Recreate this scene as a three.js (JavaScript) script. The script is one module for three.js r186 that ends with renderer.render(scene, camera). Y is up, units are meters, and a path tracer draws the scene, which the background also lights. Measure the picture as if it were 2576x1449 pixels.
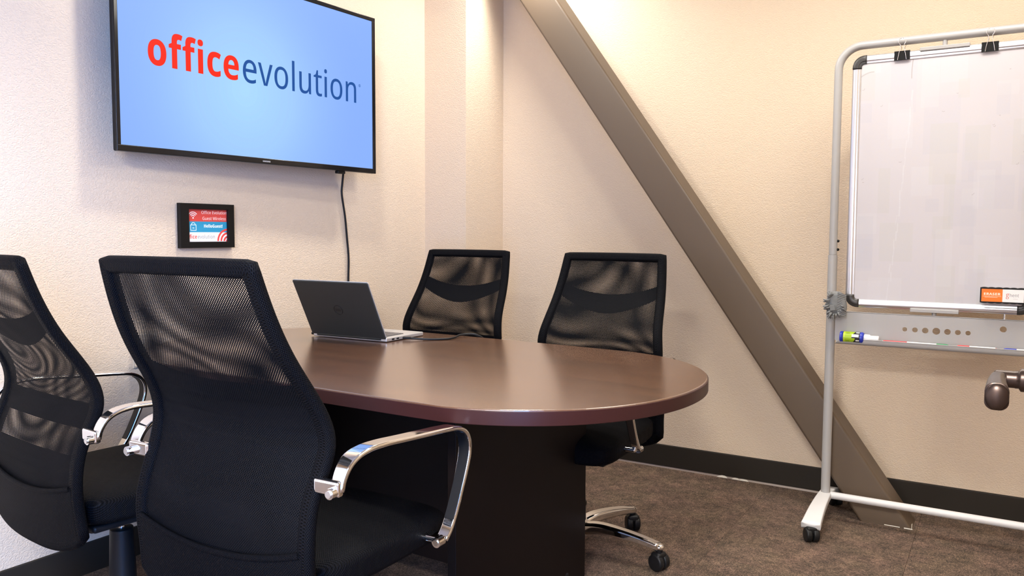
import * as THREE from 'three';
import { mergeGeometries } from 'three/addons/utils/BufferGeometryUtils.js';
import { RoundedBoxGeometry } from 'three/addons/geometries/RoundedBoxGeometry.js';
import { RectAreaLightUniformsLib } from 'three/addons/lights/RectAreaLightUniformsLib.js';
RectAreaLightUniformsLib.init();

// ───────────────────────── camera, sky, big lights, exposure ─────────────────────────
const V = (x, y, z) => new THREE.Vector3(x, y, z);
const D2R = Math.PI / 180;
const scene = new THREE.Scene();
const camera = new THREE.PerspectiveCamera(39.4205, 2576 / 1449, 0.05, 60);
camera.rotation.order = 'YXZ';
camera.rotation.set(-3.93029 * D2R, 31.53253 * D2R, 0.26136 * D2R);
camera.position.set(2.549, 1.13, 3.643);
scene.add(camera);

const EXPOSURE = 1.16;
const SKY = new THREE.Color(0.62, 0.78, 1.0);
scene.background = SKY.clone();
scene.backgroundIntensity = 1.5;

const renderer = new THREE.WebGLRenderer({ antialias: true });
renderer.toneMapping = THREE.LinearToneMapping;
renderer.toneMappingExposure = EXPOSURE;
renderer.shadowMap.enabled = true;
renderer.outputColorSpace = THREE.SRGBColorSpace;

const LAMP = new THREE.Color(1.0, 0.955, 0.865);
const WINDOW_POWER = 21;
const H = 2.56, XR = 3.35, ZF = 3.50, ZF2 = 3.62;
function areaLight(color, intensity, w, h, pos, target) {
  const l = new THREE.RectAreaLight(color, intensity, w, h);
  l.position.copy(pos); l.lookAt(target); l.castShadow = true; l.name = 'light_panel';
  scene.add(l); return l;
}
// ceiling fittings (built further down): two compact downlights along the left wall and a large panel; daylight of the corridor window
const DOWNLIGHTS = [[0.60, 1.60, 255], [0.62, 0.42, 195], [1.30, 1.10, 110], [2.05, 1.00, 160]], PANELS = [[2.60, 1.20, 6], [2.35, 4.70, 120]];
for (const [x, z, p] of DOWNLIGHTS) areaLight(LAMP, p, 0.14, 0.14, V(x, H - 0.024, z), V(x, 0, z));
for (const [x, z, p] of PANELS) areaLight(LAMP, p, 0.56, 1.16, V(x, H - 0.024, z), V(x, 0, z));
areaLight(new THREE.Color(0.07, 0.33, 1.0), WINDOW_POWER, 1.8, 2.1, V(XR - 0.03, 1.30, 4.85), V(0, 1.30, 4.85));

// ───────────────────────── helpers ─────────────────────────
let seed = 20231;
const rnd = () => { seed = (seed * 1664525 + 1013904223) >>> 0; return seed / 4294967296; };
const used = new Map();
function numbered(name) { const n = used.get(name) || 0; used.set(name, n + 1); return n ? `${name}_${String(n).padStart(3, '0')}` : name; }
function tag(o, label, category, group) { o.userData.label = label; o.userData.category = category; if (group) o.userData.group = group; return o; }
function thing(name, label, category, pos = [0, 0, 0], turn = 0, group) {
  const o = new THREE.Group(); o.name = numbered(name); o.position.set(...pos); o.rotation.y = turn;
  tag(o, label, category, group); scene.add(o); return o;
}
function part(name, geo, mat, parent, label) {
  const g = Array.isArray(geo) ? mergeGeometries(geo.map(clean), false) : geo;
  const m = new THREE.Mesh(g, mat); m.name = name; m.castShadow = m.receiveShadow = true;
  if (label) m.userData.label = label;
  (parent || scene).add(m); return m;
}
function clean(g) {
  const h = g.index ? g.toNonIndexed() : g;
  for (const k of Object.keys(h.attributes)) if (!['position', 'normal', 'uv'].includes(k)) h.deleteAttribute(k);
  return h;
}
function struct(name, geo, mat) { const m = part(name, geo, mat, scene); m.userData.kind = 'structure'; return m; }
// box with uv in metres
function box(w, h, d, x = 0, y = 0, z = 0) {
  const g = new THREE.BoxGeometry(w, h, d); const p = g.attributes.position, n = g.attributes.normal, uv = g.attributes.uv;
  for (let i = 0; i < p.count; i++) {
    const ax = Math.abs(n.getX(i)), ay = Math.abs(n.getY(i));
    const X = p.getX(i) + x, Y = p.getY(i) + y, Z = p.getZ(i) + z;
    if (ax > 0.5) uv.setXY(i, Z, Y); else if (ay > 0.5) uv.setXY(i, X, Z); else uv.setXY(i, X, Y);
  }
  g.translate(x, y, z); return g;
}
const bounds = (x0, x1, y0, y1, z0, z1) => box(x1 - x0, y1 - y0, z1 - z0, (x0 + x1) / 2, (y0 + y1) / 2, (z0 + z1) / 2);
const rbox = (w, h, d, r, x = 0, y = 0, z = 0, s = 3) => new RoundedBoxGeometry(w, h, d, s, r).translate(x, y, z);
const cyl = (r0, r1, h, x = 0, y = 0, z = 0, seg = 32) => new THREE.CylinderGeometry(r0, r1, h, seg).translate(x, y, z);
function tube(pts, r, seg = 60, rs = 12, closed = false, tension = 0.5) {
  return new THREE.TubeGeometry(new THREE.CatmullRomCurve3(pts, closed, 'catmullrom', tension), seg, r, rs, closed);
}
function capsuleBetween(a, b, r, rs = 10) {
  const d = b.clone().sub(a), g = new THREE.CapsuleGeometry(r, d.length(), 4, rs);
  g.applyQuaternion(new THREE.Quaternion().setFromUnitVectors(V(0, 1, 0), d.clone().normalize()));
  const m = a.clone().add(b).multiplyScalar(0.5); return g.translate(m.x, m.y, m.z);
}
// sweep a closed 2-D profile (a along axisA, b along T x A) over points
function sweep(pts, profile, axisA, closed = false, scaleAt) {
  const n = pts.length, k = profile.length, pos = [], uv = [], idx = [];
  let len = 0;
  for (let i = 0; i < n; i++) {
    const p = pts[i], prev = closed ? pts[(i - 1 + n) % n] : pts[Math.max(0, i - 1)], next = closed ? pts[(i + 1) % n] : pts[Math.min(n - 1, i + 1)];
    const T = next.clone().sub(prev).normalize();
    const A = (typeof axisA === 'function' ? axisA(i) : axisA).clone(); A.addScaledVector(T, -A.dot(T)).normalize();
    const B = T.clone().cross(A);
    if (i) len += pts[i].distanceTo(pts[i - 1]);
    const s = scaleAt ? scaleAt(i / (n - 1), i) : [1, 1];
    for (let j = 0; j <= k; j++) {
      const [a, b] = profile[j % k];
      pos.push(p.x + A.x * a * s[0] + B.x * b * s[1], p.y + A.y * a * s[0] + B.y * b * s[1], p.z + A.z * a * s[0] + B.z * b * s[1]);
      uv.push(j / k * 0.1, len);
    }
  }
  const rows = closed ? n : n - 1, K = k + 1;
  for (let i = 0; i < rows; i++) for (let j = 0; j < k; j++) {
    const a = i * K + j, b = a + 1, c = ((i + 1) % n) * K + j, d = c + 1;
    idx.push(a, b, c, b, d, c);
  }
  if (!closed) for (const i of [0, n - 1]) {
    const c = pos.length / 3; pos.push(pts[i].x, pts[i].y, pts[i].z); uv.push(0, 0);
    for (let j = 0; j < k; j++) { const a = i * K + j, b = a + 1; if (i === 0) idx.push(c, b, a); else idx.push(c, a, b); }
  }
  const g = new THREE.BufferGeometry();
  g.setAttribute('position', new THREE.Float32BufferAttribute(pos, 3)); g.setAttribute('uv', new THREE.Float32BufferAttribute(uv, 2)); g.setIndex(idx);
  g.computeVertexNormals();
  if (closed || true) weldSeamNormals(g, K, n);
  return g;
}
function weldSeamNormals(g, K, n) {
  const N = g.attributes.normal;
  for (let i = 0; i < n; i++) {
    const a = i * K, b = i * K + K - 1;
    const v = V(N.getX(a) + N.getX(b), N.getY(a) + N.getY(b), N.getZ(a) + N.getZ(b)).normalize();
    N.setXYZ(a, v.x, v.y, v.z); N.setXYZ(b, v.x, v.y, v.z);
  }
}
function roundRectProfile(a, b, r, s = 4) {            // half sizes a, b
  const out = [];
  for (const [cx, cy, t0] of [[a - r, b - r, 0], [-a + r, b - r, 90], [-a + r, -b + r, 180], [a - r, -b + r, 270]])
    for (let i = 0; i <= s; i++) { const t = (t0 + 90 * i / s) * D2R; out.push([cx + r * Math.cos(t), cy + r * Math.sin(t)]); }
  return out;
}
function smooth(points, n, closed = false) { return new THREE.CatmullRomCurve3(points, closed, 'centripetal').getSpacedPoints(n); }
// parametric sheet
function sheet(f, nu, nv, flip = false) {
  const pos = [], uv = [], idx = [];
  for (let j = 0; j <= nv; j++) for (let i = 0; i <= nu; i++) { const r = f(i / nu, j / nv); pos.push(r.p.x, r.p.y, r.p.z); uv.push(r.u, r.v); }
  const w = nu + 1;
  for (let j = 0; j < nv; j++) for (let i = 0; i < nu; i++) { const a = j * w + i, b = a + 1, c = a + w, d = c + 1; if (flip) idx.push(a, c, b, b, c, d); else idx.push(a, b, c, b, d, c); }
  const g = new THREE.BufferGeometry();
  g.setAttribute('position', new THREE.Float32BufferAttribute(pos, 3)); g.setAttribute('uv', new THREE.Float32BufferAttribute(uv, 2)); g.setIndex(idx); g.computeVertexNormals();
  return g;
}
// superellipsoid cushion
function cushion(a, b, c, e1, e2, nu, nv, warp) {
  const sp = (v, e) => Math.sign(v) * Math.pow(Math.abs(v), e);
  return sheet((u, v) => {
    const w = (u * 2 - 1) * Math.PI, h = (v - 0.5) * Math.PI;
    const p = V(a * sp(Math.cos(h), e1) * sp(Math.cos(w), e2), b * sp(Math.sin(h), e1), c * sp(Math.cos(h), e1) * sp(Math.sin(w), e2));
    const q = warp ? warp(p) : p; return { p: q, u: p.x, v: p.z + p.y };
  }, nu, nv, true);
}

// ───────────────────────── textures ─────────────────────────
function hash(i, j, s) { let h = (i * 374761393 + j * 668265263 + s * 2147483647) | 0; h = Math.imul(h ^ (h >>> 13), 1274126177); h ^= h >>> 16; return (h >>> 0) / 4294967296; }
function vnoise(x, y, per, s) {                        // tileable value noise, period per cells
  const i = Math.floor(x), j = Math.floor(y), fx = x - i, fy = y - j, u = fx * fx * (3 - 2 * fx), v = fy * fy * (3 - 2 * fy);
  const w = (a) => ((a % per) + per) % per;
  const a = hash(w(i), w(j), s), b = hash(w(i + 1), w(j), s), c = hash(w(i), w(j + 1), s), d = hash(w(i + 1), w(j + 1), s);
  return a + (b - a) * u + (c - a) * v + (a - b - c + d) * u * v;
}
function dataTex(n, m, f, srgb, rx, ry) {
  const d = new Uint8Array(n * m * 4);
  for (let j = 0; j < m; j++) for (let i = 0; i < n; i++) {
    const c = f(i / n, j / m); const o = (j * n + i) * 4;
    const q = typeof c === 'number' ? [c, c, c] : c;
    for (let k = 0; k < 3; k++) d[o + k] = Math.max(0, Math.min(255, Math.round(q[k] * 255)));
    d[o + 3] = 255;
  }
  const t = new THREE.DataTexture(d, n, m, THREE.RGBAFormat); t.wrapS = t.wrapT = THREE.RepeatWrapping;
  t.magFilter = t.minFilter = THREE.LinearFilter; if (srgb) t.colorSpace = THREE.SRGBColorSpace;
  t.repeat.set(rx, ry); t.needsUpdate = true; return t;
}
// knock-down plaster: irregular flattened ridges
const wallBump = dataTex(1024, 1024, (u, v) => {
  const wx = (vnoise(u * 40, v * 40, 40, 1) - 0.5) * 1.1, wy = (vnoise(u * 40, v * 40, 40, 2) - 0.5) * 1.1;
  const a = vnoise(u * 64 + wx, v * 96 + wy, 192, 3), b = vnoise(u * 128 + wy, v * 128 + wx, 128, 4), c = vnoise(u * 256, v * 256, 256, 5);
  const r = 1 - Math.abs(a * 2 - 1);
  return 0.62 * Math.min(1, Math.pow(r, 1.5) * 1.25) + 0.26 * b + 0.12 * c;
}, false, 1 / 0.34, 1 / 0.34);
const carpetFn = (u, v) => {
  const blk = vnoise(u * 14, v * 14, 14, 21), blk2 = vnoise(u * 40, v * 40, 40, 22);
  const fib = vnoise(u * 260, v * 170, 4420, 23), fib2 = vnoise(u * 460, v * 460, 460, 24);
  const rib = 0.5 + 0.5 * Math.sin(2 * Math.PI * (u * 150 + 0.8 * blk2));
  return [blk, blk2, fib, fib2, rib];
};
const carpetMap = dataTex(1024, 1024, (u, v) => {
  const [k, k2, f, f2, m] = carpetFn(u, v);
  const base = 0.318 + 0.07 * (k - 0.5) + 0.09 * (k2 - 0.5) + 0.21 * (f - 0.5) + 0.22 * (f2 - 0.5) + 0.035 * (m - 0.5);
  const warm = vnoise(u * 9, v * 9, 9, 31) - 0.5;
  return [base * (1.16 + 0.05 * warm), base * 0.945, base * (0.79 + 0.04 * warm)];
}, true, 1 / 0.61, 1 / 0.61);
const carpetBump = dataTex(1024, 1024, (u, v) => { const [k, k2, f, f2, m] = carpetFn(u, v); return 0.2 * k2 + 0.35 * f + 0.3 * f2 + 0.15 * m; }, false, 1 / 0.61, 1 / 0.61);
const woodMap = dataTex(1024, 512, (u, v) => {
  const g = vnoise(u * 6 + 2 * vnoise(u * 3, v * 20, 60, 41), v * 150, 900, 42), g2 = vnoise(u * 16, v * 256, 256, 43), p = vnoise(u * 4, v * 10, 20, 44);
  const t = 0.5 + 0.30 * (g - 0.5) + 0.25 * (g2 - 0.5) + 0.22 * (p - 0.5);
  return [0.26 + 0.22 * t, 0.165 + 0.145 * t, 0.10 + 0.09 * t];
}, true, 1 / 1.1, 1 / 0.55);
const holeMap = (() => {                               // warp-knit mesh: two staggered holes per 5.6 mm cell
  const P = 0.0056;
  return dataTex(64, 64, (u, v) => {
    let d = 9; for (const [a, b] of [[0.25, 0.25], [0.75, 0.75], [1.25, 0.25], [-0.25, 0.75], [0.25, 1.25], [0.75, -0.25]]) d = Math.min(d, Math.hypot((u - a) * 0.96, v - b));
    return d < 0.22 ? 0 : 1;
  }, false, 1 / P, 1 / P);
})();
const weaveBump = dataTex(64, 64, (u, v) => {
  let d = 9; for (const [a, b] of [[0.25, 0.25], [0.75, 0.75], [1.25, 0.25], [-0.25, 0.75], [0.25, 1.25], [0.75, -0.25]]) d = Math.min(d, Math.hypot(u - a, v - b));
  return Math.min(1, d / 0.32);
}, false, 1 / 0.0056, 1 / 0.0056);
function canvasTex(w, h, draw) {
  const c = document.createElement('canvas'); c.width = w; c.height = h; const g = c.getContext('2d'); draw(g, w, h);
  const t = new THREE.CanvasTexture(c); t.colorSpace = THREE.SRGBColorSpace; t.magFilter = t.minFilter = THREE.LinearFilter; return t;
}
const weaveMap = dataTex(64, 64, (u, v) => {
  let d = 9; for (const [a, b] of [[0.25, 0.25], [0.75, 0.75], [1.25, 0.25], [-0.25, 0.75], [0.25, 1.25], [0.75, -0.25]]) d = Math.min(d, Math.hypot(u - a, v - b));
  const k = 0.03 + 0.13 * Math.min(1, Math.max(0, (d - 0.16) / 0.14)); return [k, k, k * 1.12];
}, true, 1 / 0.0056, 1 / 0.0056);
const smearMap = (() => {                              // wiped marker ghosts and a few scratches on the white board
  let q = 77; const r = () => { q = (q * 1664525 + 1013904223) >>> 0; return q / 4294967296; };
  const t = canvasTex(768, 1152, (g, w, h) => {
    g.fillStyle = 'rgb(246,242,243)'; g.fillRect(0, 0, w, h);
    for (let i = 0; i < 46; i++) { const x = r() * w, y = r() * h, a = 30 + 120 * r(), b = 40 + 240 * r(), c = r(); g.fillStyle = c < 0.4 ? 'rgba(232,228,208,0.16)' : c < 0.7 ? 'rgba(226,222,238,0.16)' : 'rgba(255,255,255,0.25)'; g.fillRect(x - a / 2, y - b / 2, a, b); }
    g.strokeStyle = 'rgba(150,128,112,0.55)'; g.lineWidth = 2; g.beginPath(); g.moveTo(258, 20); g.quadraticCurveTo(250, 70, 252, 120); g.stroke();
    g.strokeStyle = 'rgba(255,255,255,0.55)'; for (let i = 0; i < 26; i++) { g.lineWidth = 2 + 5 * r(); g.beginPath(); const x = 262 - i * 3.2 + (r() - 0.5) * 10, y = 170 + i * 37; g.moveTo(x, y); g.lineTo(x - 2 + (r() - 0.5) * 8, y + 44); g.stroke(); }
    g.strokeStyle = 'rgba(160,150,145,0.35)'; g.lineWidth = 2; for (let i = 0; i < 18; i++) { const x = r() * w, y = r() * h * 0.6; g.beginPath(); g.moveTo(x, y); g.quadraticCurveTo(x + 10 * r(), y + 4, x + 14 * r(), y - 8 * r()); g.stroke(); }
    g.strokeStyle = 'rgba(150,145,140,0.25)'; g.lineWidth = 6; g.beginPath(); g.moveTo(30, 96); g.quadraticCurveTo(60, 74, 90, 76); g.stroke();
  });
  t.wrapS = t.wrapT = THREE.RepeatWrapping; t.repeat.set(1 / 0.60, 1 / 0.944); t.offset.set(0.5, -0.853 / 0.944); return t;
})();
function fitText(g, text, font, x0, x1, baseline, yscale) {  // text stretched between x0 and x1
  g.save(); g.font = font; const w = g.measureText(text).width; g.translate(x0, baseline); g.scale((x1 - x0) / w, yscale); g.fillText(text, 0, 0); g.restore();
}

// ───────────────────────── materials ─────────────────────────
const std = (o) => new THREE.MeshStandardMaterial(o), phys = (o) => new THREE.MeshPhysicalMaterial(o);
const lin = (r, g, b) => new THREE.Color().setRGB(r, g, b);
const M = {
  wall: std({ color: lin(0.71, 0.575, 0.435), roughness: 0.82, bumpMap: wallBump, bumpScale: 0.0010 }),
  ceiling: std({ color: lin(0.72, 0.71, 0.69), roughness: 0.9 }),
  carpet: std({ color: lin(1, 1, 1), map: carpetMap, roughness: 1, bumpMap: carpetBump, bumpScale: 0.003 }),
  slab: std({ color: lin(0.35, 0.32, 0.30), roughness: 0.95 }),
  baseboard: phys({ color: lin(0.024, 0.019, 0.014), roughness: 0.6, specularIntensity: 0.5 }),
  gapstrip: std({ color: lin(0.50, 0.42, 0.36), roughness: 0.85 }),
  flake: std({ color: lin(0.85, 0.80, 0.70), roughness: 0.8 }),
  beam: std({ color: lin(0.105, 0.073, 0.048), roughness: 0.45 }),
  frameWhite: std({ color: lin(0.75, 0.73, 0.70), roughness: 0.5 }),
  troffer: std({ color: lin(0.8, 0.8, 0.8), roughness: 0.5 }),
  diffuser: std({ color: lin(0.9, 0.9, 0.9), emissive: LAMP.clone(), emissiveIntensity: 3 }),
  glass: phys({ color: lin(1, 1, 1), transmission: 1, thickness: 0, roughness: 0, ior: 1.45 }),
  wood: phys({ color: lin(1, 1, 1), map: woodMap, roughness: 0.27, ior: 2.0, clearcoat: 0.9, clearcoatRoughness: 0.2 }),
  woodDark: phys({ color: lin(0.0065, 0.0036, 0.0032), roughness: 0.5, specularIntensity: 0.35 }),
  woodEdge: phys({ color: lin(0.040, 0.013, 0.012), roughness: 0.36, specularIntensity: 0.45 }),
  mesh: phys({ color: lin(0.0032, 0.0032, 0.0042), roughness: 0.65, specularIntensity: 0.22, alphaMap: holeMap, alphaTest: 0.5, side: THREE.DoubleSide }),
  fabric: phys({ color: lin(0.15, 0.15, 0.18), map: weaveMap, roughness: 0.6, specularIntensity: 0.16, bumpMap: weaveBump, bumpScale: 0.0012 }),
  band: phys({ color: lin(0.32, 0.32, 0.34), map: weaveMap, specularIntensity: 0.2, roughness: 0.8, bumpMap: weaveBump, bumpScale: 0.001 }),
  plastic: phys({ color: lin(0.008, 0.008, 0.009), roughness: 0.45, specularIntensity: 0.6 }),
  chrome: std({ color: lin(0.88, 0.88, 0.88), metalness: 1, roughness: 0.07 }),
  brushed: std({ color: lin(0.72, 0.72, 0.72), metalness: 1, roughness: 0.22 }),
  alu: std({ color: lin(0.80, 0.80, 0.82), metalness: 1, roughness: 0.34 }),
  black: phys({ color: lin(0.006, 0.006, 0.006), roughness: 0.38, specularIntensity: 0.5 }),
  blackGloss: phys({ color: lin(0.006, 0.006, 0.007), roughness: 0.18, clearcoat: 0.25, clearcoatRoughness: 0.08, specularIntensity: 0.5 }),
  greyPaint: std({ color: lin(0.40, 0.39, 0.385), roughness: 0.42, metalness: 0.1 }),
  lightPaint: std({ color: lin(0.66, 0.65, 0.65), roughness: 0.4 }),
  darkCorner: std({ color: lin(0.045, 0.042, 0.040), roughness: 0.35 }),
  board: phys({ color: lin(0.62, 0.615, 0.64), map: smearMap, roughness: 0.30, specularIntensity: 0.6, clearcoat: 0.15, clearcoatRoughness: 0.08 }),
  lid: std({ color: lin(0.030, 0.032, 0.029), roughness: 0.5, metalness: 0.2 }),
  silver: std({ color: lin(0.62, 0.61, 0.60), roughness: 0.35, metalness: 0.6 }),
  keys: std({ color: lin(0.16, 0.14, 0.13), roughness: 0.6 }),
  bronze: std({ color: lin(0.048, 0.031, 0.025), roughness: 0.33, metalness: 0.75 }),
  door: std({ color: lin(0.30, 0.20, 0.13), roughness: 0.5 }),
  mop: std({ color: lin(0.20, 0.205, 0.205), roughness: 0.95 }),
  white: std({ color: lin(0.82, 0.82, 0.83), roughness: 0.4 }),
  blue: std({ color: lin(0.02, 0.04, 0.42), roughness: 0.35 }),
  red: std({ color: lin(0.75, 0.045, 0.05), roughness: 0.35 }),
  green: std({ color: lin(0.03, 0.25, 0.09), roughness: 0.35 }),
  felt: std({ color: lin(0.48, 0.49, 0.51), roughness: 0.95 }),
  beige: std({ color: lin(0.55, 0.48, 0.38), roughness: 0.5 }),
};

// ───────────────────────── the room ─────────────────────────
{ // floor: a slab carrying carpet tiles, each tile a piece of its own
  const floor = struct('floor', bounds(-0.12, XR + 0.12, -0.15, -0.007, -0.12, 6.12), M.slab);
  const tileGeos = [];
  for (let k = 0; k < 6; k++) { const g = box(0.609, 0.007, 0.609, 0, -0.0035, 0); const uv = g.attributes.uv; for (let i = 0; i < uv.count; i++) { const u = uv.getX(i) + k * 0.173, v = uv.getY(i) + k * 0.291; k % 2 ? uv.setXY(i, v, u) : uv.setXY(i, u, v); } tileGeos.push(g); }
  const x0 = 2.30 - 4 * 0.61, z0 = 0.32 - 0.61;
  for (let i = 0; i < 6; i++) for (let j = 0; j < 11; j++) {
    let ax = x0 + i * 0.61, bx = ax + 0.61, az = z0 + j * 0.61, bz = az + 0.61;
    ax = Math.max(ax, 0.0); bx = Math.min(bx, XR); az = Math.max(az, 0.0); bz = Math.min(bz, 6);
    if (bx - ax < 0.02 || bz - az < 0.02) continue;
    const full = bx - ax > 0.605 && bz - az > 0.605; const k = Math.floor(rnd() * 6);
    let g = tileGeos[k];
    if (!full) { g = box(bx - ax - 0.001, 0.007, bz - az - 0.001, 0, -0.0035, 0); const uv = g.attributes.uv; for (let q = 0; q < uv.count; q++) uv.setXY(q, uv.getX(q) + k * 0.2, uv.getY(q) + k * 0.31); }
    const m = part(numbered('carpet_tile'), g, M.carpet, floor); m.position.set((ax + bx) / 2, 0, (az + bz) / 2);
  }
}
struct('ceiling', [bounds(-0.12, XR + 0.12, H, H + 0.12, -0.12, 6.12)], M.ceiling);
const COLX = 0.254, COLZ = 0.345;
struct('wall_left', [bounds(-0.12, 0, -0.1, H, -0.12, 6.12)], M.wall);
struct('wall_back', [bounds(0, XR, -0.1, H, -0.12, 0)], M.wall);
struct('wall_corner_column', [bounds(-0.01, COLX, -0.1, H, -0.01, COLZ)], M.wall);
struct('wall_right', [bounds(XR, XR + 0.12, -0.1, H, -0.12, 3.9), bounds(XR, XR + 0.12, -0.1, H, 5.8, 6.12), bounds(XR, XR + 0.12, -0.1, 0.25, 3.9, 5.8), bounds(XR, XR + 0.12, 2.35, H, 3.9, 5.8)], M.wall);
struct('wall_front', [bounds(0, 0.25, 0, H, ZF, ZF2), bounds(0.25, 1.6, 0, 0.12, ZF, ZF2), bounds(0.25, 1.6, 2.15, H, ZF, ZF2), bounds(1.6, 1.70, 0, H, ZF, ZF2), bounds(1.70, 2.64, 2.10, H, ZF, ZF2), bounds(2.64, XR, 0, H, ZF, ZF2)], M.wall);
struct('wall_corridor', bounds(0, XR, -0.1, H, 6, 6.12), M.wall);
{ const w = struct('window_1', [bounds(0.25, 0.29, 0.12, 2.15, ZF + 0.02, ZF2 - 0.02), bounds(1.56, 1.6, 0.12, 2.15, ZF + 0.02, ZF2 - 0.02), bounds(0.29, 1.56, 0.12, 0.16, ZF + 0.02, ZF2 - 0.02), bounds(0.29, 1.56, 2.11, 2.15, ZF + 0.02, ZF2 - 0.02)], M.frameWhite);
  part('pane', new THREE.PlaneGeometry(1.27, 1.95).translate(0.925, 1.135, ZF + 0.06), M.glass, w); }
{ const x0 = XR + 0.04, x1 = XR + 0.10, w = struct('window_2', [bounds(x0, x1, 0.25, 2.35, 3.9, 3.95), bounds(x0, x1, 0.25, 2.35, 5.75, 5.8), bounds(x0, x1, 0.3, 2.3, 4.82, 4.88), bounds(x0, x1, 0.25, 0.3, 3.95, 5.75), bounds(x0, x1, 2.3, 2.35, 3.95, 5.75)], M.frameWhite);
  for (const z of [4.385, 5.315]) part('pane', new THREE.PlaneGeometry(0.87, 2.0).rotateY(-Math.PI / 2).translate(XR + 0.07, 1.3, z), M.glass, w); }
// rubber baseboards (rounded top edge), the bare strip of wall under the rear one
const BH = 0.1038;
function baseProfile() { const s = new THREE.Shape(); s.moveTo(0, 0.0); s.lineTo(0.0065, 0.0); s.lineTo(0.006, BH - 0.006); s.quadraticCurveTo(0.006, BH, 0.001, BH); s.lineTo(0, BH); return s; }
function baseRun(len) { return new THREE.ExtrudeGeometry(baseProfile(), { depth: len, bevelEnabled: false, curveSegments: 5 }); }
struct('baseboard_back', baseRun(XR - COLX).rotateY(-Math.PI / 2).translate(XR, 0.010, 0).scale(1, 1, 1), M.baseboard);
struct('baseboard_left', baseRun(ZF - COLZ).translate(0, 0.0, COLZ), M.baseboard);
struct('baseboard_column', [baseRun(COLZ).translate(COLX, 0.0, 0.0), baseRun(COLX + 0.006).rotateY(-Math.PI / 2).translate(COLX + 0.006, 0, COLZ)], M.baseboard);
{ const t = struct('trim_1', bounds(COLX, XR, 0, 0.0105, 0, 0.0045), M.gapstrip);
  for (const [x, w, h] of [[1.468, 0.05, 0.012], [1.53, 0.035, 0.010], [1.565, 0.05, 0.009], [1.92, 0.02, 0.004]]) {
    const s = new THREE.Shape(); s.moveTo(-w / 2, 0); s.quadraticCurveTo(-w * 0.2, h, 0.1 * w, h * 0.85); s.quadraticCurveTo(w * 0.4, h * 0.9, w / 2, 0); s.lineTo(-w / 2, 0);
    const m = part(numbered('paint_flake'), new THREE.ExtrudeGeometry(s, { depth: 0.002, bevelEnabled: false }).rotateX(-0.25).translate(x, 0.001, 0.009), M.flake, t, 'pale flake of torn wall paint'); }
}

// diagonal steel brace standing off the back wall
{
  const t = thing('steel_brace', 'brown painted square steel brace running diagonally from the floor up to the corner', 'beam', [2.20, 0, 0.2065]);
  const dir = V(-0.577, 0.817, 0).normalize(), L = 3.4;
  const pr = roundRectProfile(0.0705, 0.076, 0.011, 5);
  const c0 = V(2.285 - 0.0933, 0, 0);                  // where the axis meets the floor, relative offsets below
  const base = c0.clone().addScaledVector(dir, -0.12), top = c0.clone().addScaledVector(dir, L);
  base.x -= 2.20; top.x -= 2.20;
  const g = sweep([base, top], pr, V(0, 0, 1));
  // cut flat at the floor and at the column: clamp the end rings along the axis
  const p = g.attributes.position;
  for (let i = 0; i < p.count; i++) {
    let x = p.getX(i), y = p.getY(i);
    if (y < 0.5) { const k = (0 - y) / dir.y; x += dir.x * k; y = 0; } else { const k = (H + 0.02 - y) / dir.y; x += dir.x * k; y = H + 0.02; }
    p.setXY(i, x, y);
  }
  g.computeVertexNormals(); weldSeamNormals(g, pr.length + 1, 2);
  part('brace_tube', g, M.beam, t);
  const chip = (x, y, z, w, h, ry) => part('paint_chip', rbox(w, h, 0.0012, 0.0005, 0, 0, 0, 1).rotateY(ry).translate(x - 2.20, y, z - 0.2065), M.flake, t, 'bare pale spot where the paint has chipped off');
  chip(2.272, 0.004, 0.2775, 0.030, 0.004, 0); chip(2.215, 0.004, 0.2775, 0.055, 0.003, 0); chip(2.283, 0.011, 0.262, 0.012, 0.018, Math.PI / 2 - 0.1);
}
// ceiling fittings
PANELS.forEach(([x, z], i) => {
  const t = thing('ceiling_light', ['white rectangular ceiling light panel above the space before the whiteboard', 'white rectangular ceiling light panel out in the corridor'][i], 'light', [x, H, z], 0);
  part('housing', [bounds(-0.30, -0.285, -0.02, 0, -0.6, 0.6), bounds(0.285, 0.30, -0.02, 0, -0.6, 0.6), bounds(-0.285, 0.285, -0.02, 0, -0.6, -0.585), bounds(-0.285, 0.285, -0.02, 0, 0.585, 0.6)], M.troffer, t);
  part('diffuser', bounds(-0.285, 0.285, -0.012, -0.004, -0.585, 0.585), M.diffuser, t);
});
DOWNLIGHTS.forEach(([x, z], i) => {
  const t = thing('downlight', ['square ceiling downlight in front of the television', 'square ceiling downlight in the corner beside the diagonal brace', 'square ceiling downlight above the far side of the conference table', 'square ceiling downlight above the rolling whiteboard'][i], 'light', [x, H, z], 0);
  part('trim_ring', [bounds(-0.09, -0.072, -0.018, 0, -0.09, 0.09), bounds(0.072, 0.09, -0.018, 0, -0.09, 0.09), bounds(-0.072, 0.072, -0.018, 0, -0.09, -0.072), bounds(-0.072, 0.072, -0.018, 0, 0.072, 0.09)], M.troffer, t);
  part('lens', bounds(-0.072, 0.072, -0.012, -0.004, -0.072, 0.072), M.diffuser, t);
});

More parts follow.
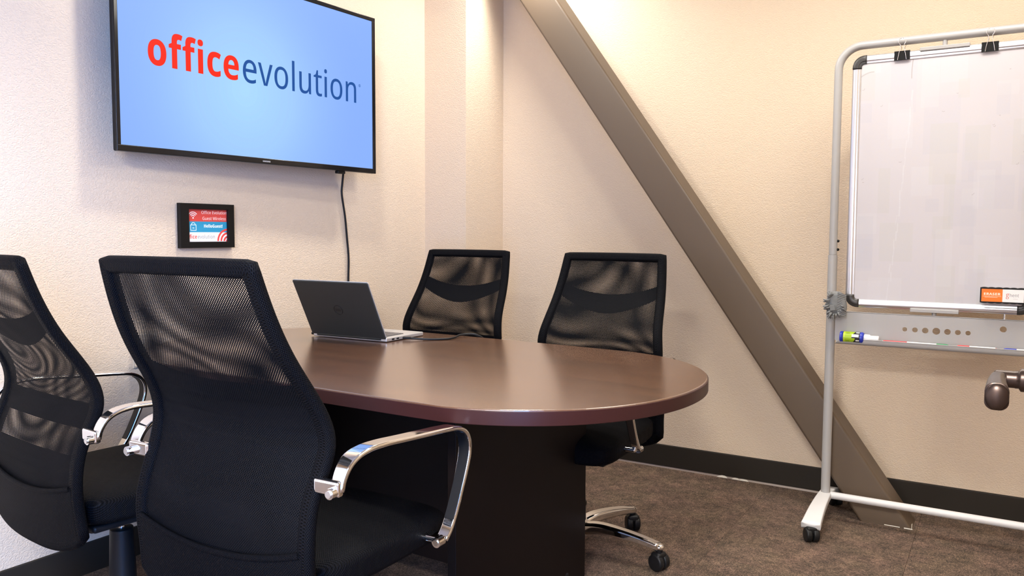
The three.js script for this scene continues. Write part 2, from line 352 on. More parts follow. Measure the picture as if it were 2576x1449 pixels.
// ───────────────────────── television ─────────────────────────
const TVZ0 = 0.848, TVZ1 = 2.096, TVY0 = 1.390, TVY1 = 2.070, SZ0 = 0.868, SZ1 = 2.081, SY0 = 1.411, SY1 = 2.053;
const screenTex = canvasTex(2048, 1084, (g, w, h) => {
  g.fillStyle = 'rgb(140,180,255)'; g.fillRect(0, 0, w, h);
  let r = g.createRadialGradient(w * 0.42, h * 0.62, 20, w * 0.42, h * 0.62, w * 0.55);
  r.addColorStop(0, 'rgba(172,220,255,1)'); r.addColorStop(0.35, 'rgba(165,208,255,0.9)'); r.addColorStop(1, 'rgba(140,178,255,0)');
  g.fillStyle = r; g.fillRect(0, 0, w, h);
  const X = (z) => (SZ1 - z) / (SZ1 - SZ0) * w, Y = (y) => (SY1 - y) / (SY1 - SY0) * h;
  const base = Y(1.6865), px = h / (SY1 - SY0);
  const fs = 0.0845 * px / 0.545;                      // x-height
  g.fillStyle = 'rgb(255,36,4)'; fitText(g, 'office', `bold ${fs}px sans-serif`, X(1.981), X(1.592), base, 1.0);
  g.fillStyle = 'rgb(16,80,158)'; fitText(g, 'evolution', `${fs}px sans-serif`, X(1.588), X(0.958), base, 1.0);
  g.strokeStyle = g.fillStyle; g.lineWidth = 2.5; g.beginPath(); g.arc(X(0.948), Y(1.7636), 9, 0, 7); g.stroke();
  g.font = 'bold 13px sans-serif'; g.fillText('R', X(0.948) - 5, Y(1.7636) + 5);
});
{
  const t = thing('television', 'black flat-screen television on the left wall showing a blue logo screen', 'television', [0, 0, 0]);
  { const a = -2.4 * D2R, k = 0.960; t.rotation.y = a; t.scale.z = k;              // hung slightly askew: its right end stands farther off the wall
    t.position.set(0.110 - (0.110 * Math.cos(a) + 1.472 * k * Math.sin(a)), 0, 1.4775 - (-0.110 * Math.sin(a) + 1.472 * k * Math.cos(a))); }
  const zc = (TVZ0 + TVZ1) / 2, yc = (TVY0 + TVY1) / 2, w = TVZ1 - TVZ0, h = TVY1 - TVY0;
  part('cabinet', [rbox(0.022, h, w, 0.006, 0.0975, yc, zc), rbox(0.03, h * 0.72, w * 0.8, 0.012, 0.075, yc - 0.02, zc)], M.black, t);
  // bezel: four bars
  const b = (y0, y1, z0, z1) => rbox(0.010, y1 - y0, z1 - z0, 0.0025, 0.1085, (y0 + y1) / 2, (z0 + z1) / 2, 2);
  part('bezel', [b(TVY0, SY0, TVZ0, TVZ1), b(SY1, TVY1, TVZ0, TVZ1), b(SY0 - 0.002, SY1 + 0.002, TVZ0, SZ0), b(SY0 - 0.002, SY1 + 0.002, SZ1, TVZ1)], M.blackGloss, t);
  const s = new THREE.PlaneGeometry(SZ1 - SZ0, SY1 - SY0).rotateY(Math.PI / 2).translate(0.1105, (SY0 + SY1) / 2, (SZ0 + SZ1) / 2);
  part('screen', s, phys({ color: lin(0.004, 0.004, 0.004), roughness: 0.35, specularIntensity: 0.25, emissive: lin(1, 1, 1), emissiveMap: screenTex, emissiveIntensity: 1 / EXPOSURE }), t, 'lit screen with orange and blue lettering');
  const logo = canvasTex(256, 64, (g, W, Hh) => { g.fillStyle = '#060607'; g.fillRect(0, 0, W, Hh); g.fillStyle = '#c8c8cc'; fitText(g, 'SAMSUNG', 'bold 52px sans-serif', 6, 250, 51, 1); });
  part('maker_badge', new THREE.PlaneGeometry(0.040, 0.009).rotateY(Math.PI / 2).translate(0.1140, 1.3995, 1.476), std({ map: logo, roughness: 0.4 }), t);
  part('sensor_box', rbox(0.02, 0.012, 0.045, 0.003, 0.098, 1.384, 1.060), M.black, t);
  part('wall_mount', [bounds(0.02, 0.066, 1.6, 1.9, 1.33, 1.36), bounds(0.02, 0.066, 1.6, 1.9, 1.59, 1.62), bounds(0.008, 0.022, 1.55, 1.95, 1.27, 1.68)], M.black, t);
}
areaLight(new THREE.Color(0.55, 0.70, 1.0), 0.35, 1.2, 0.63, V(0.116, 1.732, 1.4745), V(3, 1.732, 1.4745));
tag(part(numbered('television_cable'), tube([V(0.040, 1.43, 0.980), V(0.022, 1.384, 0.9660), V(0.014, 1.34, 0.9640), V(0.012, 1.296, 0.9648), V(0.012, 1.199, 0.946), V(0.010, 1.10, 0.932), V(0.010, 1.01, 0.923), V(0.010, 0.885, 0.927), V(0.010, 0.6, 0.93), V(0.012, 0.32, 0.93)], 0.0048, 90, 10), M.plastic), 'thin black cable hanging down the left wall from the television', 'cable');

// framed network card
{
  const t = thing('picture_frame', 'small black frame with a red, blue and white card below the television', 'frame', [0, 0, 0]);
  const z0 = 1.563, z1 = 1.797, y0 = 1.071, y1 = 1.230, fw = 0.034, s = new THREE.Shape();
  s.moveTo(-z1, y0); s.lineTo(-z0, y0); s.lineTo(-z0, y1); s.lineTo(-z1, y1); s.closePath();
  const o = new THREE.Path(); o.moveTo(-z1 + fw, y0 + 0.019); o.lineTo(-z1 + fw, y1 - 0.017); o.lineTo(-z0 - 0.023, y1 - 0.017); o.lineTo(-z0 - 0.023, y0 + 0.019); o.closePath(); s.holes.push(o);
  part('frame', new THREE.ExtrudeGeometry(s, { depth: 0.016, bevelEnabled: true, bevelSize: 0.002, bevelThickness: 0.002, bevelSegments: 2 }).rotateY(Math.PI / 2).translate(0.002, 0, 0), M.black, t);
  const card = canvasTex(512, 368, (g, w, h) => {
    g.fillStyle = '#fbf6f6'; g.fillRect(0, 0, w, h);
    g.fillStyle = '#dc4a42'; g.fillRect(0, 0, w, h * 0.385);
    g.fillStyle = '#2795bd'; g.fillRect(0, h * 0.385, w, h * 0.31);
    g.fillStyle = '#ffe9e4'; fitText(g, 'Office Evolution', '44px sans-serif', 180, 506, 60, 1.05); fitText(g, 'Guest Wireless', '44px sans-serif', 192, 492, 124, 1.05);
    g.fillStyle = '#ffffff'; fitText(g, 'HelloGuest!', 'bold 46px sans-serif', 208, 448, 206, 1.05);
    g.strokeStyle = '#fff1ee'; g.lineWidth = 9; g.lineCap = 'round';
    for (const r of [22, 40, 58]) { g.beginPath(); g.arc(78, 100, r, Math.PI * 1.22, Math.PI * 1.78); g.stroke(); }
    g.fillStyle = '#fff1ee'; g.beginPath(); g.arc(80, 104, 9, 0, 7); g.fill();
    g.lineWidth = 7; g.strokeStyle = '#eaf8ff'; g.strokeRect(48, 178, 66, 58); g.beginPath(); g.arc(81, 176, 22, Math.PI, 0); g.stroke();
    g.lineWidth = 4; for (const r of [8, 16]) { g.beginPath(); g.arc(81, 222, r, Math.PI * 1.22, Math.PI * 1.78); g.stroke(); }
    g.fillStyle = '#f0503f'; fitText(g, 'office', 'bold 56px sans-serif', -22, 126, 324, 1.05);
    g.fillStyle = '#8b8d92'; fitText(g, 'evolution', '56px sans-serif', 130, 348, 324, 1.05);
    g.strokeStyle = '#ea4b46'; g.lineCap = 'butt'; g.lineWidth = 22; for (const r of [46, 86, 126]) { g.beginPath(); g.arc(512, 352, r, Math.PI, Math.PI * 1.55); g.stroke(); }
    g.fillStyle = '#ea4b46'; g.beginPath(); g.arc(506, 350, 18, 0, 7); g.fill();
  });
  part('card', new THREE.PlaneGeometry(z1 - z0 - fw - 0.023 + 0.004, y1 - y0 - 0.036 + 0.004).rotateY(Math.PI / 2).translate(0.008, (y0 + 0.019 + y1 - 0.017) / 2, (z0 + 0.023 + z1 - fw) / 2), std({ map: card, roughness: 0.5 }), t, 'printed card with red, blue and white stripes');
}
{ const t = thing('wall_box', 'small beige plastic box on the left wall behind the nearest chair', 'wall box', [0, 0.72, 1.945]);
  part('cover', rbox(0.030, 0.115, 0.075, 0.005, 0.015, 0, 0), M.beige, t); part('backplate', rbox(0.006, 0.125, 0.085, 0.002, 0.003, 0, 0), M.beige, t); }

// ───────────────────────── conference table ─────────────────────────
const TABLE_Y = 0.742;
{
  const t = thing('conference_table', 'long oval conference table with a dark mahogany laminate top', 'table', [0.955, 0, 1.690], -1.6 * D2R);
  const hl = 0.945, hw = 0.513, a = 0.50, outline = [];
  for (let i = 0; i < 96; i++) {                       // straight sides with slightly squared semi-elliptic ends
    const th = i / 96 * 2 * Math.PI, c = Math.cos(th), s = Math.sin(th);
    const sp = (v, e) => Math.sign(v) * Math.pow(Math.abs(v), e);
    outline.push([sp(c, 0.96) * a + Math.sign(c || 1) * (hl - a) * Math.min(1, Math.abs(c) * 6), sp(s, 0.96) * hw]);
  }
  const sh = new THREE.Shape(outline.map(([x, z]) => new THREE.Vector2(x, -z)).reverse());
  part('table_top', new THREE.ExtrudeGeometry(sh, { depth: 0.030, bevelEnabled: true, bevelSize: 0.003, bevelThickness: 0.003, bevelSegments: 3, bevelOffset: -0.003 }).rotateX(-Math.PI / 2).translate(0, TABLE_Y - 0.033, 0), M.wood, t);
  const ring = outline.map(([x, z]) => V(x * 1.0005, TABLE_Y - 0.0195, z * 1.0005));
  part('edge_band', sweep(ring, roundRectProfile(0.0165, 0.0022, 0.0018, 2), V(0, 1, 0), true), M.woodEdge, t);
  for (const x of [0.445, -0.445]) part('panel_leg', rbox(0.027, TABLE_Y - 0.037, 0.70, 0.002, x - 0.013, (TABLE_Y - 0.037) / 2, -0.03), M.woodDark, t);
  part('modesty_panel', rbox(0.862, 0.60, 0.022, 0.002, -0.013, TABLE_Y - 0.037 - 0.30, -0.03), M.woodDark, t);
}

// ───────────────────────── mesh office chairs ─────────────────────────
const KN = [0, 0.12, 0.24, 0.36, 0.48, 0.6, 0.72, 0.86, 1];
const FK = [-0.2072, -0.2160, -0.2190, -0.1980, -0.1690, -0.1896, -0.2390, -0.2830, -0.3121];
const WK = [0.2505, 0.2450, 0.2470, 0.2450, 0.2530, 0.2431, 0.2320, 0.2210, 0.2103];
function natural(y) {
  const n = KN.length, h = KN.slice(1).map((v, i) => v - KN[i]), a = Array.from({ length: n }, () => new Array(n).fill(0)), b = new Array(n).fill(0);
  a[0][0] = a[n - 1][n - 1] = 1;
  for (let i = 1; i < n - 1; i++) { a[i][i - 1] = h[i - 1]; a[i][i] = 2 * (h[i - 1] + h[i]); a[i][i + 1] = h[i]; b[i] = 6 * ((y[i + 1] - y[i]) / h[i] - (y[i] - y[i - 1]) / h[i - 1]); }
  for (let i = 0; i < n; i++) for (let r = i + 1; r < n; r++) { const k = a[r][i] / a[i][i]; if (!k) continue; for (let c = i; c < n; c++) a[r][c] -= k * a[i][c]; b[r] -= k * b[i]; }
  const m = new Array(n).fill(0); for (let i = n - 1; i >= 0; i--) { let s = b[i]; for (let c = i + 1; c < n; c++) s -= a[i][c] * m[c]; m[i] = s / a[i][i]; }
  return (s) => { s = Math.min(1, Math.max(0, s)); let k = 0; while (k < n - 2 && s > KN[k + 1]) k++; const t = s - KN[k], H_ = h[k];
    return y[k] + t * ((y[k + 1] - y[k]) / H_ - H_ * (2 * m[k] + m[k + 1]) / 6) + t * t * m[k] / 2 + t * t * t * (m[k + 1] - m[k]) / (6 * H_); };
}
const Fs = natural(FK), Ws = natural(WK), HB = 0.391, HT = 1.062;
const sOf = (y) => (y - HB) / (HT - HB);
// point of the back at u in -1..1 (left..right), s in 0..1, pushed d towards the sitter
function backPoint(u, s, d = 0, inset = 0.016) {
  const w = Ws(s) - inset, e = 0.004, dF = (Fs(s + e) - Fs(s - e)) / (2 * e * (HT - HB)), n = V(0, -dF, 1).normalize();   // (.., H, F)
  const y = HB + s * (HT - HB), F = Fs(s) - 0.010 * (1 - u * u);
  return V(u * w, y + n.y * d, -(F + n.z * d));
}
function backNormal(s) { const e = 0.004, dF = (Fs(s + e) - Fs(s - e)) / (2 * e * (HT - HB)); return V(0, -dF, -1).normalize(); }
function makeChair() {
  const t = thing('office_chair', '', 'chair', [0, 0, 0]);
  // padded frame around the back: up the left side, across the top, down the right, across the curved bottom
  const path = [], norm = [], mitre = [], add = (p, n, m = 1) => { path.push(p); norm.push(n); mitre.push(m); };
  const IN = 0.0195;
  for (let i = 0; i <= 46; i++) { const s = 0.03 + (0.935 - 0.03) * i / 46; add(backPoint(-1, s, 0, IN), backNormal(s)); }
  const cTop = HT - 0.0155;
  const corner = (sg) => { const sC = sOf(cTop), p = backPoint(sg, sC, 0, IN), dx = V(sg, 0, 0), q = 0.008;
    const down = backPoint(sg, sC - 0.014, 0, IN), side = p.clone().addScaledVector(dx, -q), mid = p.clone().addScaledVector(dx, -q * 0.22).lerp(down, 0.22);
    for (const [pp, ss, m] of (sg < 0 ? [[down, sC - 0.014, 1], [mid, sC, 1.28], [side, sC, 1]] : [[side, sC, 1], [mid, sC, 1.28], [down, sC - 0.014, 1]])) add(pp, backNormal(ss), m); };
  corner(-1);
  for (let i = 0; i <= 16; i++) { const u = (-1 + 2 * i / 16) * 0.88, s = sOf(cTop + 0.001 * (1 - u * u)); const p = backPoint(u, s, 0, IN); add(p, backNormal(s)); }
  corner(1);
  for (let i = 0; i <= 46; i++) { const s = 0.935 - (0.935 - 0.03) * i / 46; add(backPoint(1, s, 0, IN), backNormal(s)); }
  for (let i = 1; i < 24; i++) { const u = 1 - 2 * i / 24, k = 1 - Math.pow(Math.abs(u), 3.2); const p = backPoint(u, 0.02, 0, IN); p.y = HB + 0.014 - 0.042 * k; add(p, backNormal(0.02)); }
  part('back_frame', sweep(path, roundRectProfile(0.012, 0.0165, 0.010, 4), (i) => norm[i], true, (q, i) => [1, mitre[i]]), M.fabric, t);
  // two layers of mesh, a few millimetres apart, slack in the middle
  const S0 = 0.165, S1 = 0.965;
  const layer = (sign, slack) => sheet((a, b) => {
    const u = (a * 2 - 1) * 1.0, s = S0 + (S1 - S0) * b, k = (1 - u * u) * Math.sin(Math.PI * b);
    const d = sign * (0.0042 + slack * k * (0.75 + 0.35 * Math.sin(5.1 * b + 1.7 * u) * Math.cos(2.3 * u + 0.6)));
    const p = backPoint(u, s, d, 0.018), y = s * (HT - HB);
    if (sign > 0) return { p, u: p.x, v: y };
    return { p, u: p.x * 1.012 + y * 0.030 + 0.0024 * Math.sin(9 * y + 5 * p.x), v: y * 1.006 - p.x * 0.022 + 0.0030 * Math.cos(11 * p.x - 6 * y) };   // knit stretched a little differently
  }, 36, 64, sign < 0);
  part('front_mesh', layer(1, 0.0065), M.mesh, t);
  part('rear_mesh', layer(-1, 0.0015), M.mesh, t);
  // crossbar between the arm brackets, and the closed lower cover with its seam
  part('crossbar', sheet((a, b) => { const u = a * 2 - 1, s = sOf(0.655 + 0.058 * b); const p = backPoint(u, s, 0.0, 0.02); return { p, u: p.x, v: p.y }; }, 24, 4), M.band, t);
  const cover = (d, flip) => sheet((a, b) => { const u = a * 2 - 1, k = 1 - Math.pow(Math.abs(u), 3.2), y0 = HB + 0.01 - 0.04 * k, y1 = 0.527 - 0.032 * (1 - u * u), y = y0 + (y1 - y0) * b; const p = backPoint(u, Math.max(0.02, sOf(y)), d, 0.02); p.y = y; return { p, u: p.x, v: y }; }, 28, 12, flip);
  part('lower_cover', [cover(-0.0125, true), cover(0.010, false)], M.fabric, t);
  const seam = []; for (let i = 0; i <= 30; i++) { const u = -0.97 + 1.94 * i / 30, y = 0.527 - 0.032 * (1 - u * u); seam.push(backPoint(u, sOf(y), -0.012, 0.02)); }
  part('inner_liner', sheet((a, b) => { const u = a * 2 - 1, y = 0.45 + 0.145 * b; const p = backPoint(u, sOf(y), 0.0, 0.02); return { p, u: p.x, v: p.y }; }, 24, 6), M.band, t);
  part('lower_liner', sheet((a, b) => { const u = a * 2 - 1, y = 0.59 + (0.235 + 0.03 * Math.max(0, -u) ** 2 + 0.008 * u * u) * b; const p = backPoint(u, sOf(y), -0.001, 0.02); return { p, u: p.x, v: p.y }; }, 24, 6), M.band, t);
  part('seam_piping', sweep(seam, roundRectProfile(0.0035, 0.006, 0.003, 2), V(0, 0, 1)), M.fabric, t);
  // smile-shaped lumbar band
  part('lumbar_band', sheet((a, b) => { const u = (a * 2 - 1), q = Math.pow(Math.abs(u), 2), top = 0.908 + 0.042 * q, bot = 0.838 + 0.068 * Math.pow(Math.abs(u), 1.7), y = bot + (top - bot) * b; const p = backPoint(u, sOf(y), 0.0015, 0.018); return { p, u: p.x, v: y }; }, 32, 6), M.band, t);
  // seat
  part('seat', cushion(0.243, 0.042, 0.232, 0.42, 0.30, 72, 40, (p) => {
    const f = -p.z / 0.232;                            // +1 front
    p.y += -0.014 * Math.max(0, f - 0.35) * Math.max(0, f - 0.35) * 3 + 0.006 * (1 - Math.pow(p.x / 0.243, 2)) * (p.y > 0 ? 1 : 0) - 0.008 * Math.pow(Math.max(0, p.y / 0.042), 1) * Math.exp(-Math.pow((f + 0.15) / 0.45, 2)) * Math.exp(-Math.pow(p.x / 0.16, 2));
    p.x *= 1 - 0.05 * Math.max(0, -f); return p.add(V(0, 0.448, -0.030));
  }), M.fabric, t);
  part('seat_shell', rbox(0.40, 0.018, 0.38, 0.008, 0, 0.402, -0.02), M.plastic, t);
  part('tilt_mechanism', [rbox(0.15, 0.05, 0.24, 0.012, 0, 0.372, 0.0), rbox(0.07, 0.02, 0.10, 0.006, 0, 0.375, 0.13), capsuleBetween(V(0.05, 0.372, -0.03), V(0.21, 0.366, -0.04), 0.006)], M.plastic, t);
  // armrests: flat chrome loops with a screwed bracket at each end
  for (const sg of [-1, 1]) {
    const raw = [[-0.196, 0.645], [-0.192, 0.664], [-0.178, 0.686], [-0.158, 0.699], [-0.125, 0.7055], [-0.080, 0.7055], [-0.018, 0.7005], [0.062, 0.694], [0.135, 0.688], [0.180, 0.682], [0.210, 0.667], [0.224, 0.645], [0.226, 0.620], [0.218, 0.590], [0.194, 0.535], [0.170, 0.488], [0.152, 0.462], [0.134, 0.446]];
    const pts = smooth(raw.map(([F, y]) => V(sg * 0.283, y, -F)), 90);
    const arm = part('armrest', sweep(pts, roundRectProfile(0.0185, 0.0052, 0.0045, 4), V(1, 0, 0), false, (q) => [q < 0.1 ? 0.72 + 2.8 * q : q > 0.62 ? Math.max(0.78, 1 - (q - 0.62) * 1.0) : 1, 1]), M.chrome, t);
    const fy = smooth(raw.map(([F, y]) => V(F, y, 0)), 90), ins = [];
    for (let i = 56; i <= 84; i++) { const T = fy[i + 1].clone().sub(fy[i - 1]).normalize(); ins.push(V(sg * 0.283, fy[i].y - T.x * 0.0052, -(fy[i].x + T.y * 0.0052))); }
    part('channel_insert', sweep(ins, roundRectProfile(0.0125, 0.0012, 0.0010, 2), V(1, 0, 0)), M.plastic, arm);
    part('rear_bracket', [rbox(0.062, 0.030, 0.016, 0.006, sg * 0.262, 0.650, 0.198), cyl(0.010, 0.010, 0.022, 0, 0, 0, 24).rotateX(Math.PI / 2).translate(sg * 0.281, 0.645, 0.207)], M.chrome, arm);
    part('front_bracket', [rbox(0.070, 0.014, 0.040, 0.006, sg * 0.248, 0.447, -0.135), cyl(0.011, 0.011, 0.022, 0, 0, 0, 24).rotateX(Math.PI / 2).translate(sg * 0.283, 0.445, -0.122)], M.chrome, arm);
    for (const [x, y, z] of [[0.281, 0.645, 0.2195], [0.283, 0.445, -0.1105]]) part('screw', cyl(0.0065, 0.0065, 0.003, 0, 0, 0, 20).rotateX(Math.PI / 2).translate(sg * x, y, z), M.brushed, arm);
  }
  // gas lift
  const lift = part('gas_lift', cyl(0.014, 0.014, 0.20, 0, 0.30, 0), M.chrome, t);
  part('lift_cover', new THREE.LatheGeometry([[0.0, 0.075], [0.036, 0.075], [0.036, 0.170], [0.0385, 0.172], [0.0385, 0.182], [0.0345, 0.184], [0.030, 0.325], [0.0285, 0.329], [0.015, 0.331], [0.0, 0.331]].map(([x, y]) => new THREE.Vector2(x, y)), 40), M.plastic, lift);
  // five-star base
  const hub = part('base_hub', new THREE.LatheGeometry([[0, 0.055], [0.045, 0.055], [0.052, 0.075], [0.050, 0.105], [0.040, 0.118], [0, 0.118]].map(([x, y]) => new THREE.Vector2(x, y)), 40), M.chrome, t);
  for (let i = 0; i < 5; i++) {
    const an = (36 + i * 72) * D2R, R = 0.312, ca = Math.cos(an), sa = Math.sin(an);
    const legPts = smooth([V(0.03, 0.090, 0), V(0.09, 0.101, 0), V(0.17, 0.099, 0), V(0.25, 0.090, 0), V(R, 0.079, 0)], 24);
    const leg = part('base_leg', [sweep(legPts, roundRectProfile(0.0215, 0.024, 0.013, 5), V(0, 1, 0), false, (q) => [1 - 0.42 * q, 1 - 0.28 * q]), new THREE.SphereGeometry(0.0172, 24, 16).scale(1, 0.74, 1).translate(R, 0.079, 0)].map((g) => g.rotateY(-an)), M.chrome, t);
    const sw = an + 0.9 + i * 1.3, wx = Math.cos(sw), wz = Math.sin(sw);
    const caster = [];
    for (const k of [-1, 1]) caster.push(new THREE.LatheGeometry([[0, -0.0108], [0.019, -0.0108], [0.0240, -0.0085], [0.025, -0.005], [0.025, 0.005], [0.0240, 0.0085], [0.019, 0.0108], [0, 0.0108]].map(([x, y]) => new THREE.Vector2(x, y)), 32).rotateX(Math.PI / 2).translate(0, 0, k * 0.0122));
    caster.push(rbox(0.036, 0.026, 0.040, 0.010, 0.002, 0.017, 0), cyl(0.010, 0.010, 0.016, 0, 0.034, 0));
    part('caster', caster.map((g) => g.scale(1.14, 1.14, 1.14).rotateY(-sw).translate(R * ca, 0.0288, R * sa)), M.plastic, leg);
  }
  return t;
}
const CH = [
  [1.284, 1.141, 180.97, -0.008, 'black mesh-back office chair behind the right end of the table, nearest the diagonal brace', true],
  [0.554, 1.050, 181.97, -0.008, 'black mesh-back office chair behind the table between the open laptop and the corner column', true],
  [1.253, 2.414, 2.25, 0.020, 'large black mesh-back office chair at the front of the table, its back without a band', false],
  [0.536, 2.380, -4.95, 0.012, 'black mesh-back office chair nearest the left wall, cut off at the far left', true],
];
{
  const proto = makeChair(); scene.remove(proto);
  CH.forEach(([x, z, deg, dy, label, band], i) => {
    const c = proto.clone();
    c.name = i ? numbered('office_chair') : 'office_chair'; scene.add(c);
    c.position.set(x, 0, z); c.rotation.set(0, deg * D2R, 0); c.userData = { label, category: 'chair', group: 'mesh office chairs around the table' };
    for (const k of [...c.children]) {
      if (!['base_hub', 'base_leg', 'gas_lift'].includes(k.name)) k.position.y += dy;     // seat height differs a little from chair to chair
      if (k.name === (band ? 'lower_liner' : 'lumbar_band')) c.remove(k);
    }
  });
}

// ───────────────────────── laptop and its cable ─────────────────────────
{
  const t = thing('laptop', 'open dark laptop at the far left of the table, lid back towards the camera', 'laptop', [0.535, TABLE_Y, 1.488], 2.2 * D2R);
  const W = 0.342, D = 0.222;
  part('base', rbox(W, 0.014, D, 0.004, 0, 0.009, -D / 2), M.silver, t);
  const kb = part('keyboard', bounds(-0.145, 0.145, 0.0160, 0.0167, -0.135, -0.03), M.lid, t);
  const keys = []; for (let r = 0; r < 6; r++) for (let c = 0; c < 15; c++) keys.push(box(0.0165, 0.0016, 0.0145, -0.1344 + c * 0.0192, 0.0175, -0.1265 + r * 0.0171));
  part('keys', keys, M.keys, kb).userData.kind = 'stuff';
  part('touchpad', bounds(-0.05, 0.05, 0.0158, 0.0163, -0.212, -0.148), M.silver, t);
  const lid = part('lid', rbox(W, 0.2255, 0.006, 0.003, 0, 0.113, 0.003).rotateX(0.46).translate(0, 0.014, 0), M.lid, t, 'dark grey lid');
  part('lid_rim', [rbox(0.003, 0.222, 0.0035, 0.001, W / 2, 0.113, -0.0008), rbox(W, 0.003, 0.0035, 0.001, 0, 0.2255, -0.0008)].map((g) => g.rotateX(0.46).translate(0, 0.014, 0)), M.silver, lid);
  part('screen', bounds(-W / 2 + 0.006, W / 2 - 0.006, 0.012, 0.220, -0.0008, -0.0002).rotateX(0.46).translate(0, 0.014, 0), M.blackGloss, lid);
  const dl = canvasTex(256, 128, (g) => { g.fillStyle = '#262725'; g.fillRect(0, 0, 256, 128); g.fillStyle = '#0c0c0c'; fitText(g, 'D', 'bold 96px sans-serif', 8, 64, 98, 1); g.save(); g.translate(96, 62); g.rotate(-0.6); fitText(g, 'E', 'bold 96px sans-serif', -30, 26, 36, 1); g.restore(); fitText(g, 'LL', 'bold 96px sans-serif', 132, 248, 98, 1); });
  const ring = part('emblem_ring', [new THREE.TorusGeometry(0.0185, 0.0012, 8, 48).translate(0, 0.112, 0.0060)].map((g) => g.rotateX(0.46).translate(0, 0.014, 0)), M.black, lid);
  part('emblem_letters', new THREE.PlaneGeometry(0.025, 0.0125).translate(0, 0.112, 0.0063).rotateX(0.46).translate(0, 0.014, 0), std({ map: dl, roughness: 0.5, metalness: 0.2 }), lid);
  part('hinge', cyl(0.006, 0.006, W * 0.86, 0, 0, 0, 16).rotateZ(Math.PI / 2).translate(0, 0.0125, 0.001), M.lid, t);
  part('port', [bounds(W / 2 - 0.001, W / 2 + 0.0006, 0.006, 0.0115, -0.045, -0.031), bounds(W / 2 - 0.001, W / 2 + 0.0006, 0.0065, 0.011, -0.072, -0.058)], M.black, t);
  part('receiver_dongle', rbox(0.018, 0.010, 0.014, 0.004, -W / 2 - 0.008, 0.010, -0.012), M.black, t);
}
{
  const t = thing('charging_cable', 'black charging cable lying on the table, plugged into the laptop', 'cable', [0, 0, 0]);
  part('cable', tube([V(0.722, 0.751, 1.392), V(0.752, 0.749, 1.378), V(0.800, 0.7462, 1.345), V(0.838, 0.7462, 1.305), V(0.845, 0.7475, 1.265), V(0.842, 0.752, 1.225), V(0.860, 0.753, 1.190), V(0.882, 0.748, 1.172), V(0.898, 0.72, 1.150), V(0.90, 0.60, 1.14)], 0.0038, 90, 10), M.plastic, t);
  part('plug', rbox(0.030, 0.009, 0.012, 0.003).rotateY(0.45).translate(0.724, 0.751, 1.391), M.plastic, t);
}

